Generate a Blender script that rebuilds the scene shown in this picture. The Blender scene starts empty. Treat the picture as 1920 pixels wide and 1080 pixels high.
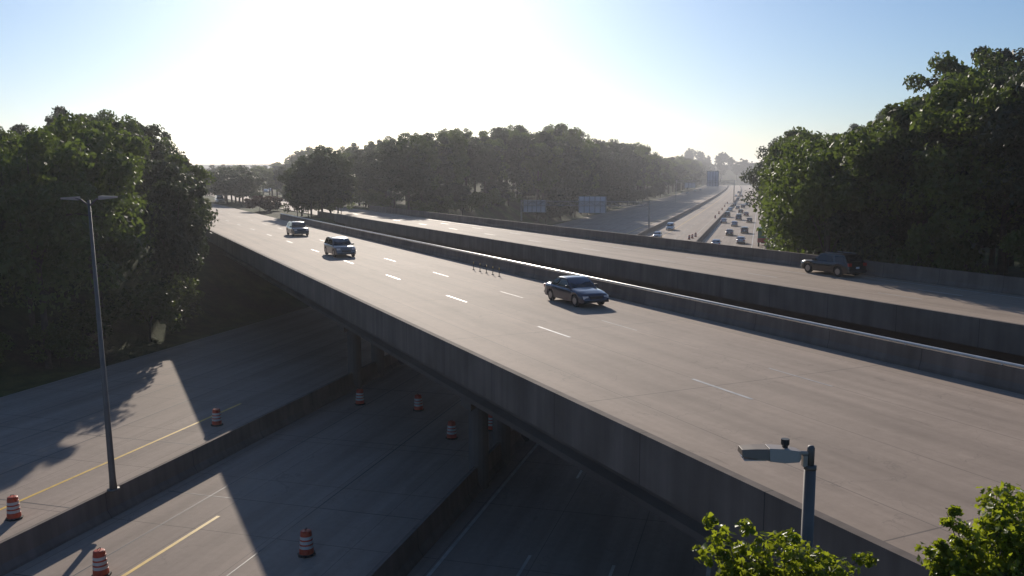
import bpy, bmesh, math, random
import numpy as np
from mathutils import Vector, Matrix
R = math.radians
sc = bpy.context.scene
col = sc.collection

# ------------------------------------------------------------ camera, sky, sun
CAMZ = 14.8
PITCH = 7.36
cam_d = bpy.data.cameras.new('camera'); cam = bpy.data.objects.new('camera', cam_d); col.objects.link(cam)
cam.location = (0, 0, CAMZ); cam.rotation_euler = (R(90 - PITCH), 0, 0)
cam_d.sensor_width = 36; cam_d.lens = 30.94; cam_d.clip_start = 0.1; cam_d.clip_end = 12000
sc.camera = cam
SUN_AZ, SUN_EL = -7.8, 19.2        # degrees clockwise from +Y, above horizon
w = bpy.data.worlds.new('World'); sc.world = w; w.use_nodes = True
nt = w.node_tree; bg = nt.nodes['Background']
sky = nt.nodes.new('ShaderNodeTexSky'); sky.sky_type = 'NISHITA'; sky.sun_disc = False
sky.sun_elevation = R(SUN_EL); sky.sun_rotation = R(SUN_AZ)
sky.air_density = 1.0; sky.dust_density = 0.62; sky.ozone_density = 6.0
nt.links.new(sky.outputs[0], bg.inputs[0]); bg.inputs[1].default_value = 0.092
sun_d = bpy.data.lights.new('sun', 'SUN'); sun = bpy.data.objects.new('sun', sun_d); col.objects.link(sun)
sun_d.energy = 4.6; sun_d.angle = R(0.5); sun_d.color = (1.0, 0.9, 0.77)
sd = Vector((math.sin(R(SUN_AZ)) * math.cos(R(SUN_EL)), math.cos(R(SUN_AZ)) * math.cos(R(SUN_EL)), math.sin(R(SUN_EL))))
sun.rotation_euler = sd.to_track_quat('Z', 'Y').to_euler()
sun.location = (0, 0, 60)
sc.view_settings.view_transform = 'Standard'; sc.view_settings.look = 'None'
sc.view_settings.gamma = 1; sc.view_settings.exposure = 0.0
sc.render.engine = 'CYCLES'
sc.cycles.volume_bounces = 0
sc.cycles.max_bounces = 6

# ------------------------------------------------------------ frames
A1, A2 = R(-25.4), R(15.7)
D1 = (math.sin(A1), math.cos(A1)); N1 = (D1[1], -D1[0])
D2 = (math.sin(A2), math.cos(A2)); N2 = (D2[1], -D2[0])
def bend(v): return 1.8e-5 * max(0.0, v - 300) ** 2
def P1(p, s): return (N1[0]*p + D1[0]*s, N1[1]*p + D1[1]*s)                   # overpass frame
def P2(u, v): u = u - bend(v); return (N2[0]*u + D2[0]*v, N2[1]*u + D2[1]*v)  # highway frame
def uv(x, y):
    v = x*D2[0] + y*D2[1]; return (x*N2[0] + y*N2[1] + bend(v), v)
def pp(x, y): return x*N1[0] + y*N1[1]
NN = N1[0]*N2[0] + N1[1]*N2[1]; DN = D1[0]*N2[0] + D1[1]*N2[1]
def s_at(p, u): return (u - NN*p) / DN
DECK = 7.5; UP = 7.36
def sst(t): t = min(1, max(0, t)); return t*t*(3-2*t)
def uleft(v): return -50 - 10*sst((v-105)/60)
def ground_z(x, y):
    u, v = uv(x, y); p = pp(x, y); UL = uleft(v)
    if v > 1260: return 30*sst((v-1260)/220) + (0 if -60 <= u <= 2 else UP*sst(min(abs(u+60), abs(u-2))/15)*(1-sst((v-1260)/220)*.5))
    if UL <= u <= 2: return 0.0
    z = UP * (sst((UL-u)/15) if u < UL else sst((u-2)/16))
    if u < -66 and p > 62: z += 9*sst((-70-u)/60)*sst((p-62)/50)
    if u > 22 and p > 66: z += 6*sst((u-22)/40)*sst((p-66)/30)
    return z
FX = 1650.0
def scr(x, y, z):
    t = R(PITCH); dz = z - CAMZ
    d = y*math.cos(t) - dz*math.sin(t); h = y*math.sin(t) + dz*math.cos(t)
    return 960 + FX*x/d, 540 - FX*h/d

def on_plane(px, py, z):
    t = R(PITCH); a = (px-960)/FX; b = (540-py)/FX
    dx, dy, dz = a, math.cos(t)+b*math.sin(t), -math.sin(t)+b*math.cos(t)
    k = (z-CAMZ)/dz; return dx*k, dy*k
# ------------------------------------------------------------ object helpers
def tag(o, label=None, cat=None, group=None, kind=None):
    if label: o['label'] = label
    if cat: o['category'] = cat
    if group: o['group'] = group
    if kind: o['kind'] = kind
    return o
def empty(name, loc, rz=0, label=None, cat=None, group=None):
    o = bpy.data.objects.new(name, None); col.objects.link(o)
    o.location = loc; o.rotation_euler = (0, 0, rz); o.empty_display_size = 0.3
    return tag(o, label, cat, group)
def copy_tree(o, parent=None):
    c = o.copy(); col.objects.link(c)
    if parent is not None: c.parent = parent
    for ch in list(o.children): copy_tree(ch, c)
    return c
class MB:
    def __init__(s): s.v = []; s.f = []
    def add(s, vs, fs):
        b = len(s.v); s.v += [tuple(v) for v in vs]; s.f += [tuple(b+i for i in f) for f in fs]; return s
    def box(s, x0, x1, y0, y1, z0, z1):
        return s.add([(x0,y0,z0),(x1,y0,z0),(x1,y1,z0),(x0,y1,z0),(x0,y0,z1),(x1,y0,z1),(x1,y1,z1),(x0,y1,z1)],
                     [(3,2,1,0),(4,5,6,7),(0,1,5,4),(1,2,6,5),(2,3,7,6),(3,0,4,7)])
    def tube(s, pts, rs, n=8, cap=True):
        pts = [Vector(p) for p in pts]; rings = []
        if not hasattr(rs, '__len__'): rs = [rs]*len(pts)
        for i, p in enumerate(pts):
            d = (pts[min(i+1, len(pts)-1)] - pts[max(i-1, 0)]).normalized()
            a = d.cross(Vector((0, 0, 1)) if abs(d.z) < .9 else Vector((1, 0, 0))).normalized(); b = d.cross(a)
            rings.append([p + (a*math.cos(k*2*math.pi/n) + b*math.sin(k*2*math.pi/n))*rs[i] for k in range(n)])
        vs = [v for r in rings for v in r]; fs = []
        for i in range(len(pts)-1):
            for k in range(n):
                fs.append((i*n+k, i*n+(k+1) % n, (i+1)*n+(k+1) % n, (i+1)*n+k))
        if cap: fs += [tuple(range(n))[::-1], tuple((len(pts)-1)*n+k for k in range(n))]
        return s.add(vs, fs)
    def sweep(s, prof, path, closed=True):
        """prof: list of (offset, z); path: list of functions off -> (x,y), with optional z add"""
        n = len(prof); vs = []; fs = []
        for fn in path:
            for (o, z) in prof:
                x, y = fn(o); vs.append((x, y, z))
        m = len(path)
        for i in range(m-1):
            for k in range(n if closed else n-1):
                fs.append((i*n+k, i*n+(k+1) % n, (i+1)*n+(k+1) % n, (i+1)*n+k))
        if closed: fs += [tuple(range(n))[::-1], tuple((m-1)*n+k for k in range(n))]
        return s.add(vs, fs)
    def build(s, name, mat, parent=None, smooth=False, bevel=0):
        me = bpy.data.meshes.new(name); me.from_pydata(s.v, [], s.f); me.validate(); 
        bm = bmesh.new(); bm.from_mesh(me); bmesh.ops.recalc_face_normals(bm, faces=bm.faces)
        if bevel: bmesh.ops.bevel(bm, geom=bm.edges[:], offset=bevel, segments=2, affect='EDGES', profile=.5)
        bm.to_mesh(me); bm.free()
        me.materials.append(mat)
        if smooth: me.polygons.foreach_set('use_smooth', [True]*len(me.polygons))
        o = bpy.data.objects.new(name, me); col.objects.link(o)
        if parent is not None: o.parent = parent
        return o

# ------------------------------------------------------------ materials
def newmat(name):
    m = bpy.data.materials.new(name); m.use_nodes = True
    return m, m.node_tree, m.node_tree.nodes['Principled BSDF']
def plain(name, c, rough=.6, metal=0, spec=.5, coat=0, var=0.12, scale=3.0):
    m, t, b = newmat(name)
    b.inputs['Roughness'].default_value = rough; b.inputs['Metallic'].default_value = metal
    b.inputs['Specular IOR Level'].default_value = spec; b.inputs['Coat Weight'].default_value = coat
    tc = t.nodes.new('ShaderNodeTexCoord'); n = t.nodes.new('ShaderNodeTexNoise'); n.inputs['Scale'].default_value = scale
    n.inputs['Detail'].default_value = 5
    r = t.nodes.new('ShaderNodeValToRGB'); e = r.color_ramp.elements
    e[0].position = .3; e[1].position = .7
    e[0].color = tuple(x*(1-var) for x in c)+(1,); e[1].color = tuple(min(1, x*(1+var)) for x in c)+(1,)
    t.links.new(tc.outputs['Object'], n.inputs['Vector']); t.links.new(n.outputs['Fac'], r.inputs['Fac'])
    t.links.new(r.outputs['Color'], b.inputs['Base Color'])
    return m
def math_n(t, op, a, b=None, c=None):
    n = t.nodes.new('ShaderNodeMath'); n.operation = op
    for i, x in enumerate((a, b, c)):
        if x is None: continue
        if isinstance(x, (int, float)): n.inputs[i].default_value = x
        else: t.links.new(x, n.inputs[i])
    return n.outputs[0]
def mix_n(t, fac, a, b, mode='MIX'):
    n = t.nodes.new('ShaderNodeMix'); n.data_type = 'RGBA'; n.blend_type = mode
    for s, x in ((n.inputs['Factor'], fac), (n.inputs['A'], a), (n.inputs['B'], b)):
        if isinstance(x, (int, float)): s.default_value = x
        elif isinstance(x, tuple): s.default_value = x+(1,) if len(x) == 3 else x
        else: t.links.new(x, s)
    return n.outputs['Result']
def road_mat(name, ang, c, joint=6.1, lanes=3.66, lane0=0.0, rough=.8):
    """weathered concrete: streaks along the traffic direction, sawn joints, wheel-path wear"""
    m, t, b = newmat(name)
    tc = t.nodes.new('ShaderNodeTexCoord'); mp = t.nodes.new('ShaderNodeMapping'); mp.vector_type = 'TEXTURE'
    mp.inputs['Rotation'].default_value = (0, 0, -ang)
    t.links.new(tc.outputs['Object'], mp.inputs['Vector'])
    sp = t.nodes.new('ShaderNodeSeparateXYZ'); t.links.new(mp.outputs[0], sp.inputs[0])
    def noise(sx, sy, sc_, det=6, ro=.6):
        q = t.nodes.new('ShaderNodeMapping'); q.inputs['Scale'].default_value = (sx, sy, 1); t.links.new(mp.outputs[0], q.inputs['Vector'])
        n = t.nodes.new('ShaderNodeTexNoise'); n.inputs['Scale'].default_value = sc_; n.inputs['Detail'].default_value = det
        n.inputs['Roughness'].default_value = ro
        t.links.new(q.outputs[0], n.inputs['Vector']); return n.outputs['Fac']
    def ramp(f, p0, p1, c0, c1):
        r = t.nodes.new('ShaderNodeValToRGB'); e = r.color_ramp.elements; e[0].position = p0; e[1].position = p1
        e[0].color = c0+(1,); e[1].color = c1+(1,); t.links.new(f, r.inputs['Fac']); return r.outputs['Color']
    g = lambda k: (k, k, k)
    base = ramp(noise(1, 1, .09), .3, .7, tuple(x*.86 for x in c), tuple(x*1.1 for x in c))
    base = mix_n(t, .8, base, ramp(noise(1, .035, 1.6), .35, .65, g(.84), g(1.08)), 'MULTIPLY')
    base = mix_n(t, .6, base, ramp(noise(1, 1, 3.0, 8, .7), .3, .7, g(.82), g(1.1)), 'MULTIPLY')
    # wheel-path stain at each lane
    f = math_n(t, 'FRACT', math_n(t, 'DIVIDE', math_n(t, 'SUBTRACT', sp.outputs[0], lane0), lanes))
    d = math_n(t, 'ABSOLUTE', math_n(t, 'SUBTRACT', f, .5))
    wp = math_n(t, 'SMOOTH_MIN', 1.0, math_n(t, 'MULTIPLY', d, 4.0), .2)
    base = mix_n(t, .32, base, mix_n(t, wp, g(.6), g(1.0)), 'MULTIPLY')
    base = mix_n(t, .75, base, ramp(noise(1, .3, .55, 4, .55), .60, .68, g(1.0), g(.86)), 'MULTIPLY')
    base = mix_n(t, .8, base, ramp(noise(1, .12, 2.2, 5, .7), .66, .70, g(1.0), g(.72)), 'MULTIPLY')
    dn = t.nodes.new('ShaderNodeTexNoise'); dn.inputs['Scale'].default_value = .5; dn.inputs['Detail'].default_value = 6; t.links.new(mp.outputs[0], dn.inputs['Vector'])
    va = t.nodes.new('ShaderNodeVectorMath'); va.operation = 'MULTIPLY_ADD'; va.inputs[1].default_value = (5, 5, 0); t.links.new(dn.outputs['Color'], va.inputs[0]); t.links.new(mp.outputs[0], va.inputs[2])
    vo = t.nodes.new('ShaderNodeTexVoronoi'); vo.feature = 'DISTANCE_TO_EDGE'; vo.inputs['Scale'].default_value = .16; t.links.new(va.outputs[0], vo.inputs['Vector'])
    ck = math_n(t, 'LESS_THAN', vo.outputs['Distance'], .0025)
    base = mix_n(t, math_n(t, 'MULTIPLY', ck, .22), base, g(.06))
    # transverse joints
    j = math_n(t, 'FRACT', math_n(t, 'DIVIDE', sp.outputs[1], joint))
    jm = math_n(t, 'LESS_THAN', j, .05/joint)
    jl = math_n(t, 'LESS_THAN', f, .03/lanes)
    base = mix_n(t, math_n(t, 'MULTIPLY', math_n(t, 'MAXIMUM', jm, jl), .55), base, g(.05))
    t.links.new(base, b.inputs['Base Color'])
    b.inputs['Roughness'].default_value = rough; b.inputs['Specular IOR Level'].default_value = .22
    bp = t.nodes.new('ShaderNodeBump'); bp.inputs['Strength'].default_value = .25; bp.inputs['Distance'].default_value = .02
    t.links.new(noise(1, 1, 6, 8, .7), bp.inputs['Height']); t.links.new(bp.outputs[0], b.inputs['Normal'])
    return m
M = {}
M['deck'] = road_mat('deck_concrete', A1, (.41, .315, .245), joint=12.0, lane0=.9)
M['highway'] = road_mat('highway_concrete', A2, (.37, .29, .235), joint=6.1, lane0=-.6)
M['barrier'] = plain('barrier_concrete', (.20, .175, .16), .85, var=.25, scale=.6)
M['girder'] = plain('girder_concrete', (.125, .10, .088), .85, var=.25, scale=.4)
def barrier_mat(name, ang, c, joint):
    m, t, b = newmat(name)
    tc = t.nodes.new('ShaderNodeTexCoord'); mp = t.nodes.new('ShaderNodeMapping'); mp.vector_type = 'TEXTURE'
    mp.inputs['Rotation'].default_value = (0, 0, -ang); t.links.new(tc.outputs['Object'], mp.inputs['Vector'])
    sp = t.nodes.new('ShaderNodeSeparateXYZ'); t.links.new(mp.outputs[0], sp.inputs[0])
    def noise(v, s, d=6):
        q = t.nodes.new('ShaderNodeMapping'); q.inputs['Scale'].default_value = v; t.links.new(mp.outputs[0], q.inputs['Vector'])
        n = t.nodes.new('ShaderNodeTexNoise'); n.inputs['Scale'].default_value = s; n.inputs['Detail'].default_value = d; t.links.new(q.outputs[0], n.inputs['Vector'])
        return n.outputs['Fac']
    def ramp(f, p0, p1, a, z):
        r = t.nodes.new('ShaderNodeValToRGB'); e = r.color_ramp.elements; e[0].position = p0; e[1].position = p1
        e[0].color = (a, a, a*.98, 1); e[1].color = (z, z, z, 1); t.links.new(f, r.inputs['Fac']); return r.outputs['Color']
    k = mix_n(t, 1.0, c, ramp(noise((.6, .6, .6), 1.0), .3, .7, .8, 1.15), 'MULTIPLY')
    k = mix_n(t, 1.0, k, ramp(noise((1, 1.6, .12), 1.6), .35, .68, .82, 1.06), 'MULTIPLY')
    j = math_n(t, 'LESS_THAN', math_n(t, 'FRACT', math_n(t, 'DIVIDE', sp.outputs[1], joint)), .03/joint)
    k = mix_n(t, math_n(t, 'MULTIPLY', j, .7), k, (.03, .03, .03))
    t.links.new(k, b.inputs['Base Color']); b.inputs['Roughness'].default_value = .9; b.inputs['Specular IOR Level'].default_value = .25
    return m
M['parapet'] = barrier_mat('parapet_concrete', A1, (.19, .152, .13), 4.6)
M['barrier'] = barrier_mat('barrier_concrete', A2, (.21, .168, .145), 6.1)
M['white'] = plain('white_marking', (.52, .49, .44), .5, var=.25, scale=2)
M['yellow'] = plain('yellow_marking', (.72, .45, .06), .5, var=.2, scale=2)
M['steel'] = plain('galvanised_steel', (.30, .30, .31), .4, .7, var=.15)
M['polegrey'] = plain('pole_grey', (.14, .118, .105), .55, 0)
M['lampgrey'] = plain('lamp_grey', (.40, .335, .285), .5, 0, var=.08)
M['lens'] = plain('lamp_lens', (.22, .165, .125), .6, 0, var=.05)
M['dark'] = plain('dark_plastic', (.025, .025, .028), .5)
M['black'] = plain('tyre_rubber', (.018, .018, .018), .8)
M['orange'] = plain('drum_orange', (.52, .06, .022), .5, var=.25)
M['sheet'] = plain('reflective_sheeting', (.55, .50, .47), .4, var=.15)
M['rim'] = plain('wheel_rim', (.35, .35, .36), .3, .9)
M['glass'] = plain('car_glass', (.012, .014, .018), .06, 0, .6, var=.02)
M['signback'] = plain('sign_back', (.62, .62, .68), .5, 0, var=.1, scale=.5)
M['red'] = plain('tail_red', (.45, .015, .012), .3, coat=.4)
M['lampclear'] = plain('headlamp_clear', (.7, .7, .72), .12, .3)
M['bark'] = plain('bark', (.075, .058, .045), .9, var=.35, scale=2.5)
M['plate'] = plain('plate_white', (.65, .66, .68), .5)
def paint(name, c): return plain(name, c, .28, .35, .5, 1.0, var=.03)

def terrain_mat():
    m, t, b = newmat('grass_and_leaf_litter')
    tc = t.nodes.new('ShaderNodeTexCoord')
    def n(s, d=8):
        q = t.nodes.new('ShaderNodeTexNoise'); q.inputs['Scale'].default_value = s; q.inputs['Detail'].default_value = d
        t.links.new(tc.outputs['Object'], q.inputs['Vector']); return q.outputs['Fac']
    def ramp(f, p0, p1, c0, c1):
        r = t.nodes.new('ShaderNodeValToRGB'); e = r.color_ramp.elements; e[0].position = p0; e[1].position = p1
        e[0].color = c0+(1,); e[1].color = c1+(1,); t.links.new(f, r.inputs['Fac']); return r.outputs['Color']
    a = ramp(n(.8), .35, .65, (.035, .055, .014), (.075, .10, .028))
    d = ramp(n(2.5), .35, .65, (.03, .026, .016), (.055, .048, .028))
    c = mix_n(t, ramp(n(.12), .42, .62, (0, 0, 0), (1, 1, 1)), a, d)
    t.links.new(c, b.inputs['Base Color']); b.inputs['Roughness'].default_value = .95
    b.inputs['Specular IOR Level'].default_value = .15
    bp = t.nodes.new('ShaderNodeBump'); bp.inputs['Distance'].default_value = .15; bp.inputs['Strength'].default_value = .8
    t.links.new(n(5), bp.inputs['Height']); t.links.new(bp.outputs[0], b.inputs['Normal'])
    return m
M['ground'] = terrain_mat()
def leaf_mat(name, c0, c1, tr, tmix=.35, rough=.55):
    m, t, b = newmat(name)
    tc = t.nodes.new('ShaderNodeTexCoord'); oi = t.nodes.new('ShaderNodeObjectInfo'); ge = t.nodes.new('ShaderNodeNewGeometry')
    n = t.nodes.new('ShaderNodeTexNoise'); n.inputs['Scale'].default_value = .9; n.inputs['Detail'].default_value = 3
    t.links.new(tc.outputs['Object'], n.inputs['Vector'])
    f = math_n(t, 'ADD', math_n(t, 'MULTIPLY', n.outputs['Fac'], .9), math_n(t, 'ADD', math_n(t, 'MULTIPLY', oi.outputs['Random'], .45),
               math_n(t, 'MULTIPLY', ge.outputs['Random Per Island'], .3)))
    f = math_n(t, 'MULTIPLY', math_n(t, 'SUBTRACT', f, .35), 1.0)
    cc = mix_n(t, f, c0, c1)
    t.links.new(cc, b.inputs['Base Color']); b.inputs['Roughness'].default_value = rough; b.inputs['Specular IOR Level'].default_value = .35
    tl = t.nodes.new('ShaderNodeBsdfTranslucent')
    t.links.new(mix_n(t, f, tuple(x*.6 for x in tr), tr), tl.inputs['Color'])
    ms = t.nodes.new('ShaderNodeMixShader'); ms.inputs[0].default_value = tmix
    t.links.new(b.outputs[0], ms.inputs[1]); t.links.new(tl.outputs[0], ms.inputs[2])
    t.links.new(ms.outputs[0], t.nodes['Material Output'].inputs['Surface'])
    return m
M['leaf'] = leaf_mat('leaf_green', (.03, .05, .016), (.085, .12, .028), (.19, .26, .04), .36)
M['leaf_dark'] = leaf_mat('leaf_dark_green', (.024, .034, .019), (.058, .068, .034), (.08, .11, .035))
M['leaf_pale'] = leaf_mat('leaf_pale_olive', (.06, .075, .03), (.13, .14, .06), (.22, .25, .07))
M['leaf_red'] = leaf_mat('leaf_reddish_brown', (.045, .028, .022), (.09, .055, .042), (.14, .07, .04))
M['leaf_fore'] = leaf_mat('leaf_fresh_green', (.05, .09, .015), (.13, .18, .025), (.45, .52, .03), .55, .38)

# ------------------------------------------------------------ ground and roads
def make_ground():
    us = list(np.linspace(-6000, -400, 12)) + list(np.linspace(-350, -80, 28)) + list(np.linspace(-76, -48, 29)) + [-42, -30, -15, 0, 2] + \
         list(np.linspace(3, 20, 18)) + list(np.linspace(24, 200, 30)) + list(np.linspace(250, 6000, 14))
    vs = list(np.linspace(-1500, -60, 8)) + list(np.linspace(-40, 320, 73)) + list(np.linspace(330, 1590, 64)) + list(np.linspace(1700, 9000, 14))
    V = []; F = []
    for v in vs:
        for u in us:
            x, y = P2(u, v) if v < 1600 else (N2[0]*(u-bend(1600)) + D2[0]*v, N2[1]*(u-bend(1600)) + D2[1]*v)
            z = ground_z(x, y) if v < 1600 else (0 if -60 <= u <= 2 else UP)
            V.append((x, y, z - .02))
    n = len(us)
    for j in range(len(vs)-1):
        for i in range(n-1):
            F.append((j*n+i, j*n+i+1, (j+1)*n+i+1, (j+1)*n+i))
    mb = MB(); mb.v = V; mb.f = F
    o = mb.build('ground', M['ground'], smooth=True); tag(o, 'grassy ground with cut slopes either side of the highway', kind='structure')
make_ground()
VS = [-60, -20, 20, 60, 100, 140, 180, 220, 260, 300] + [300+20*i for i in range(1, 50)]
def strip2(mb, u0, u1, z, vs=VS):
    for a, b in zip(vs[:-1], vs[1:]):
        p = [P2(u0, a), P2(u1, a), P2(u1, b), P2(u0, b)]
        mb.add([(x, y, z) for x, y in p], [(0, 1, 2, 3)])
def path2(vs=VS): return [(lambda o, v=v: P2(o, v)) for v in vs]
def bar2(prof, u, vs=VS):
    mb = MB(); mb.sweep([(u+o, z) for o, z in prof], path2(vs)); return mb
hw = MB(); 
for a_, b_ in zip(VS[:-1], VS[1:]):
    q_ = [P2(uleft(a_)+1.5, a_), P2(1.6, a_), P2(1.6, b_), P2(uleft(b_)+1.5, b_)]; hw.add([(x, y, 0) for x, y in q_], [(0, 1, 2, 3)])
tag(hw.build('highway', M['highway']), 'wide grey concrete highway passing beneath the overpass', kind='structure')
mk = MB()
def dashes2(mb, u, v0, v1, ln=3.05, gap=9.14, z=.006, wd=.12):
    v = v0
    while v < v1: strip2(mb, u-wd/2, u+wd/2, z, [v, v+ln]); v += ln+gap
for u in (-35.75, -39.4, -43.1, -46.7, -18.7): dashes2(mk, u, 168, 700)
for u in (-8.2, -4.9): dashes2(mk, u, -20, 700)
for u in (-50.4, -15.1): strip2(mk, u-.06, u+.06, .006, [v for v in VS if v >= 140])
for u in (-11.4, -1.4): strip2(mk, u-.075, u+.075, .006)
tag(mk.build('highway_markings', M['white']), 'white lane dashes and edge lines on the highway', kind='structure')
mk = MB()
for u in (-24.1, -29.2, -35.9, -39.6, -43.3, -18.6): strip2(mk, u-.03, u+.03, .0045, VS[:12])
for v in (22, 31, 40.5, 52, 64): strip2(mk, -48, -27.4, .0052, [v, v+.05]); strip2(mk, -26.4, -12.9, .0052, [v+3, v+3.05])
tag(mk.build('pavement_seams', M['dark']), 'dark sealed seams in the highway concrete', kind='structure')
mk = MB()
strip2(mk, -32.19, -32.01, .0065, [-60, -20, 0, 20, 49]); strip2(mk, -22.39, -22.21, .0065, [-60, -20, 0, 20, 32])
for u in (-32.1, -22.3): strip2(mk, u-.09, u+.09, .0065, [v for v in VS if v >= 140])
tag(mk.build('highway_edge_lines', M['yellow']), 'yellow edge lines either side of the highway median barrier', kind='structure')

def strip1(mb, p0, p1, z, s0, s1, n=1):
    for i in range(n):
        a = s0+(s1-s0)*i/n; b = s0+(s1-s0)*(i+1)/n
        q = [P1(p0, a), P1(p1, a), P1(p1, b), P1(p0, b)]
        mb.add([(x, y, z) for x, y in q], [(0, 1, 2, 3)])
for name, pa, pb, lab in (('overpass_road', 12.55, 27.75, 'sunlit concrete road surface of the near overpass with oncoming traffic'),
                          ('far_overpass_road', 36.55, 50.6, 'concrete road surface of the second overpass beyond the gap')):
    mb = MB(); mb.add([(x, y, z) for z in (DECK, DECK-.14) for x, y in (P1(pa, -40), P1(pb, -40), P1(pb, 900), P1(pa, 900))],
                      [(0, 1, 2, 3), (7, 6, 5, 4), (0, 3, 7, 4), (1, 5, 6, 2), (0, 4, 5, 1), (3, 2, 6, 7)])
    tag(mb.build(name, M['deck']), lab, kind='structure')
mk = MB()
# dash phase measured on the near lane line
for p, ph, wd in ((19.15, 3.2, .13), (22.85, 3.4, .07)):
    s = -30 + ph
    while s < 420: strip1(mk, p-wd/2, p+wd/2, DECK+.005, s, s+3.2); s += 12.2
for p in (40.2, 43.8, 47.3):
    s = -25
    while s < 420: strip1(mk, p-.06, p+.06, DECK+.005, s, s+3.2); s += 12.2
for p in (49.6,): strip1(mk, p-.05, p+.05, DECK+.005, -30, 880)
tag(mk.build('overpass_markings', M['white']), 'worn white lane dashes on the two overpasses', kind='structure')

# ------------------------------------------------------------ bridges
PAR = [(-.2, 0), (-.2, .12), (-.12, .32), (-.09, .80), (.14, .80), (.14, -.55), (-.2, -.55)]
def bridge(label, pa, pb, hfar, group):
    c = P1((pa+pb)/2, s_at((pa+pb)/2, -30))
    e = empty('overpass_bridge', (c[0], c[1], 0), 0, label, 'bridge', group)
    inv = Vector((-c[0], -c[1], 0))
    def loc(mb): mb.v = [(x-c[0], y-c[1], z) for x, y, z in mb.v]; return mb
    ua, ub = 24, -76
    mb = MB()
    q = [P1(pa+.02, s_at(pa, ua)), P1(pb-.02, s_at(pb, ua)), P1(pb-.02, s_at(pb, ub)), P1(pa+.02, s_at(pa, ub))]
    mb.add([(x, y, DECK-.145) for x, y in q] + [(x, y, DECK-.42) for x, y in q], [(0,1,2,3),(7,6,5,4),(0,4,5,1),(1,5,6,2),(2,6,7,3),(3,7,4,0)])
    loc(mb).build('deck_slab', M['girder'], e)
    k = 6
    for i in range(k):
        p = pa+1.5 + (pb-pa-3.0)*i/(k-1); g = MB()
        prof = [(-.3, DECK-.43), (.3, DECK-.43), (.3, DECK-.58), (.09, DECK-.66), (.09, DECK-1.65), (.32, DECK-1.8), (.32, DECK-2.0), (-.32, DECK-2.0), (-.32, DECK-1.8), (-.09, DECK-1.65), (-.09, DECK-.66), (-.3, DECK-.58)]
        g.sweep([(p+o, z) for o, z in prof], [(lambda o, s=s: P1(o, s)) for s in (s_at(p, ua-8), s_at(p, ub+6))])
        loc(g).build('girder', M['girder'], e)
    for side, p, h in ((1, pa, .80), (-1, pb, hfar)):
        g = MB(); prof = [(p - side*o, DECK + (z if z < .5 else h)) for o, z in PAR]
        g.sweep(prof, [(lambda o, s=s: P1(o, s)) for s in (s_at(p, ua), s_at(p, ub))])
        loc(g).build('parapet', M['parapet'], e)
    for u in (-26.95, -12.5):
        g = MB()
        cap = []
        n = 5
        for i in range(n):
            p = pa+3.6+(pb-pa-5.4)*i/(n-1); x, y = P1(p, s_at(p, u)); g.tube([(x, y, 0), (x, y, DECK-3.1)], .48, 14)
        a = P1(pa+2.4, s_at(pa+2.4, u)); b = P1(pb-.5, s_at(pb-.5, u)); dx, dy = D1[0]*.6, D1[1]*.6
        q = [(a[0]-dx, a[1]-dy), (b[0]-dx, b[1]-dy), (b[0]+dx, b[1]+dy), (a[0]+dx, a[1]+dy)]
        g.add([(x, y, DECK-3.2) for x, y in q] + [(x, y, DECK-2.02) for x, y in q], [(3,2,1,0),(4,5,6,7),(0,1,5,4),(1,2,6,5),(2,3,7,6),(3,0,4,7)])
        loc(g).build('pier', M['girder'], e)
    return e
b1 = bridge('near concrete overpass carrying oncoming cars, its long outer edge sloping down to the lower right', 12.35, 27.95, .80, 'parallel overpass bridges')
b2 = bridge('second concrete overpass beyond the dark gap, with the trees and highway behind it', 36.35, 50.8, 1.05, 'parallel overpass bridges')
# added pale rail standing in for the sunlit top of the near inner parapet
def rail(name, p, s0, s1, z0, label, hpost=.28, step=3.0, par=None, mat='steel'):
    x0, y0 = P1(p, s0)
    o = empty(name, (x0, y0, z0), 0, label, 'railing')
    r = MB(); a = P1(p, s0); b = P1(p, s1)
    r.tube([(0, 0, hpost), (b[0]-x0, b[1]-y0, hpost)], .055, 8); r.build('rail', M[mat], o)
    s = s0
    if s1 < s0: s0, s1 = s1, s0; s = s0
    while s <= s1: po = MB(); x, y = P1(p, s); po.tube([(x-x0, y-y0, 0), (x-x0, y-y0, hpost)], .03, 5); po.build('post', M[mat], o); s += step
    return o

M['glint_rail'] = plain('sunlit_edge_pale', (.62, .60, .57), .35, .2)  # pale colour carries the sun glint of the parapet top
rail('parapet_glint_rail', 27.96, s_at(28, 24), s_at(28, -76), DECK+.79, 'thin pale rail added as the sunlit top edge of the near overpass inner parapet', .1, 4.0, None, 'glint_rail')
# ------------------------------------------------------------ highway barriers
JER = [(-.32, 0), (-.30, .1), (-.14, .34), (-.09, 1.14), (.09, 1.14), (.14, .34), (.30, .1), (.32, 0)]
def place_local(mb):
    xs = [v[0] for v in mb.v]; return mb
o = bar2(JER, -26.95).build('concrete_barrier', M['barrier']); tag(o, 'long concrete median barrier carrying the tall twin-arm light pole', 'barrier', 'concrete barriers along the highway')
JR2 = [(a, z*1.0) for a, z in JER]
o = bar2(JR2, -12.5).build('concrete_barrier', M['barrier']); tag(o, 'concrete barrier right of the orange drums, beside the crowded right-hand lanes', 'barrier', 'concrete barriers along the highway')

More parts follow.
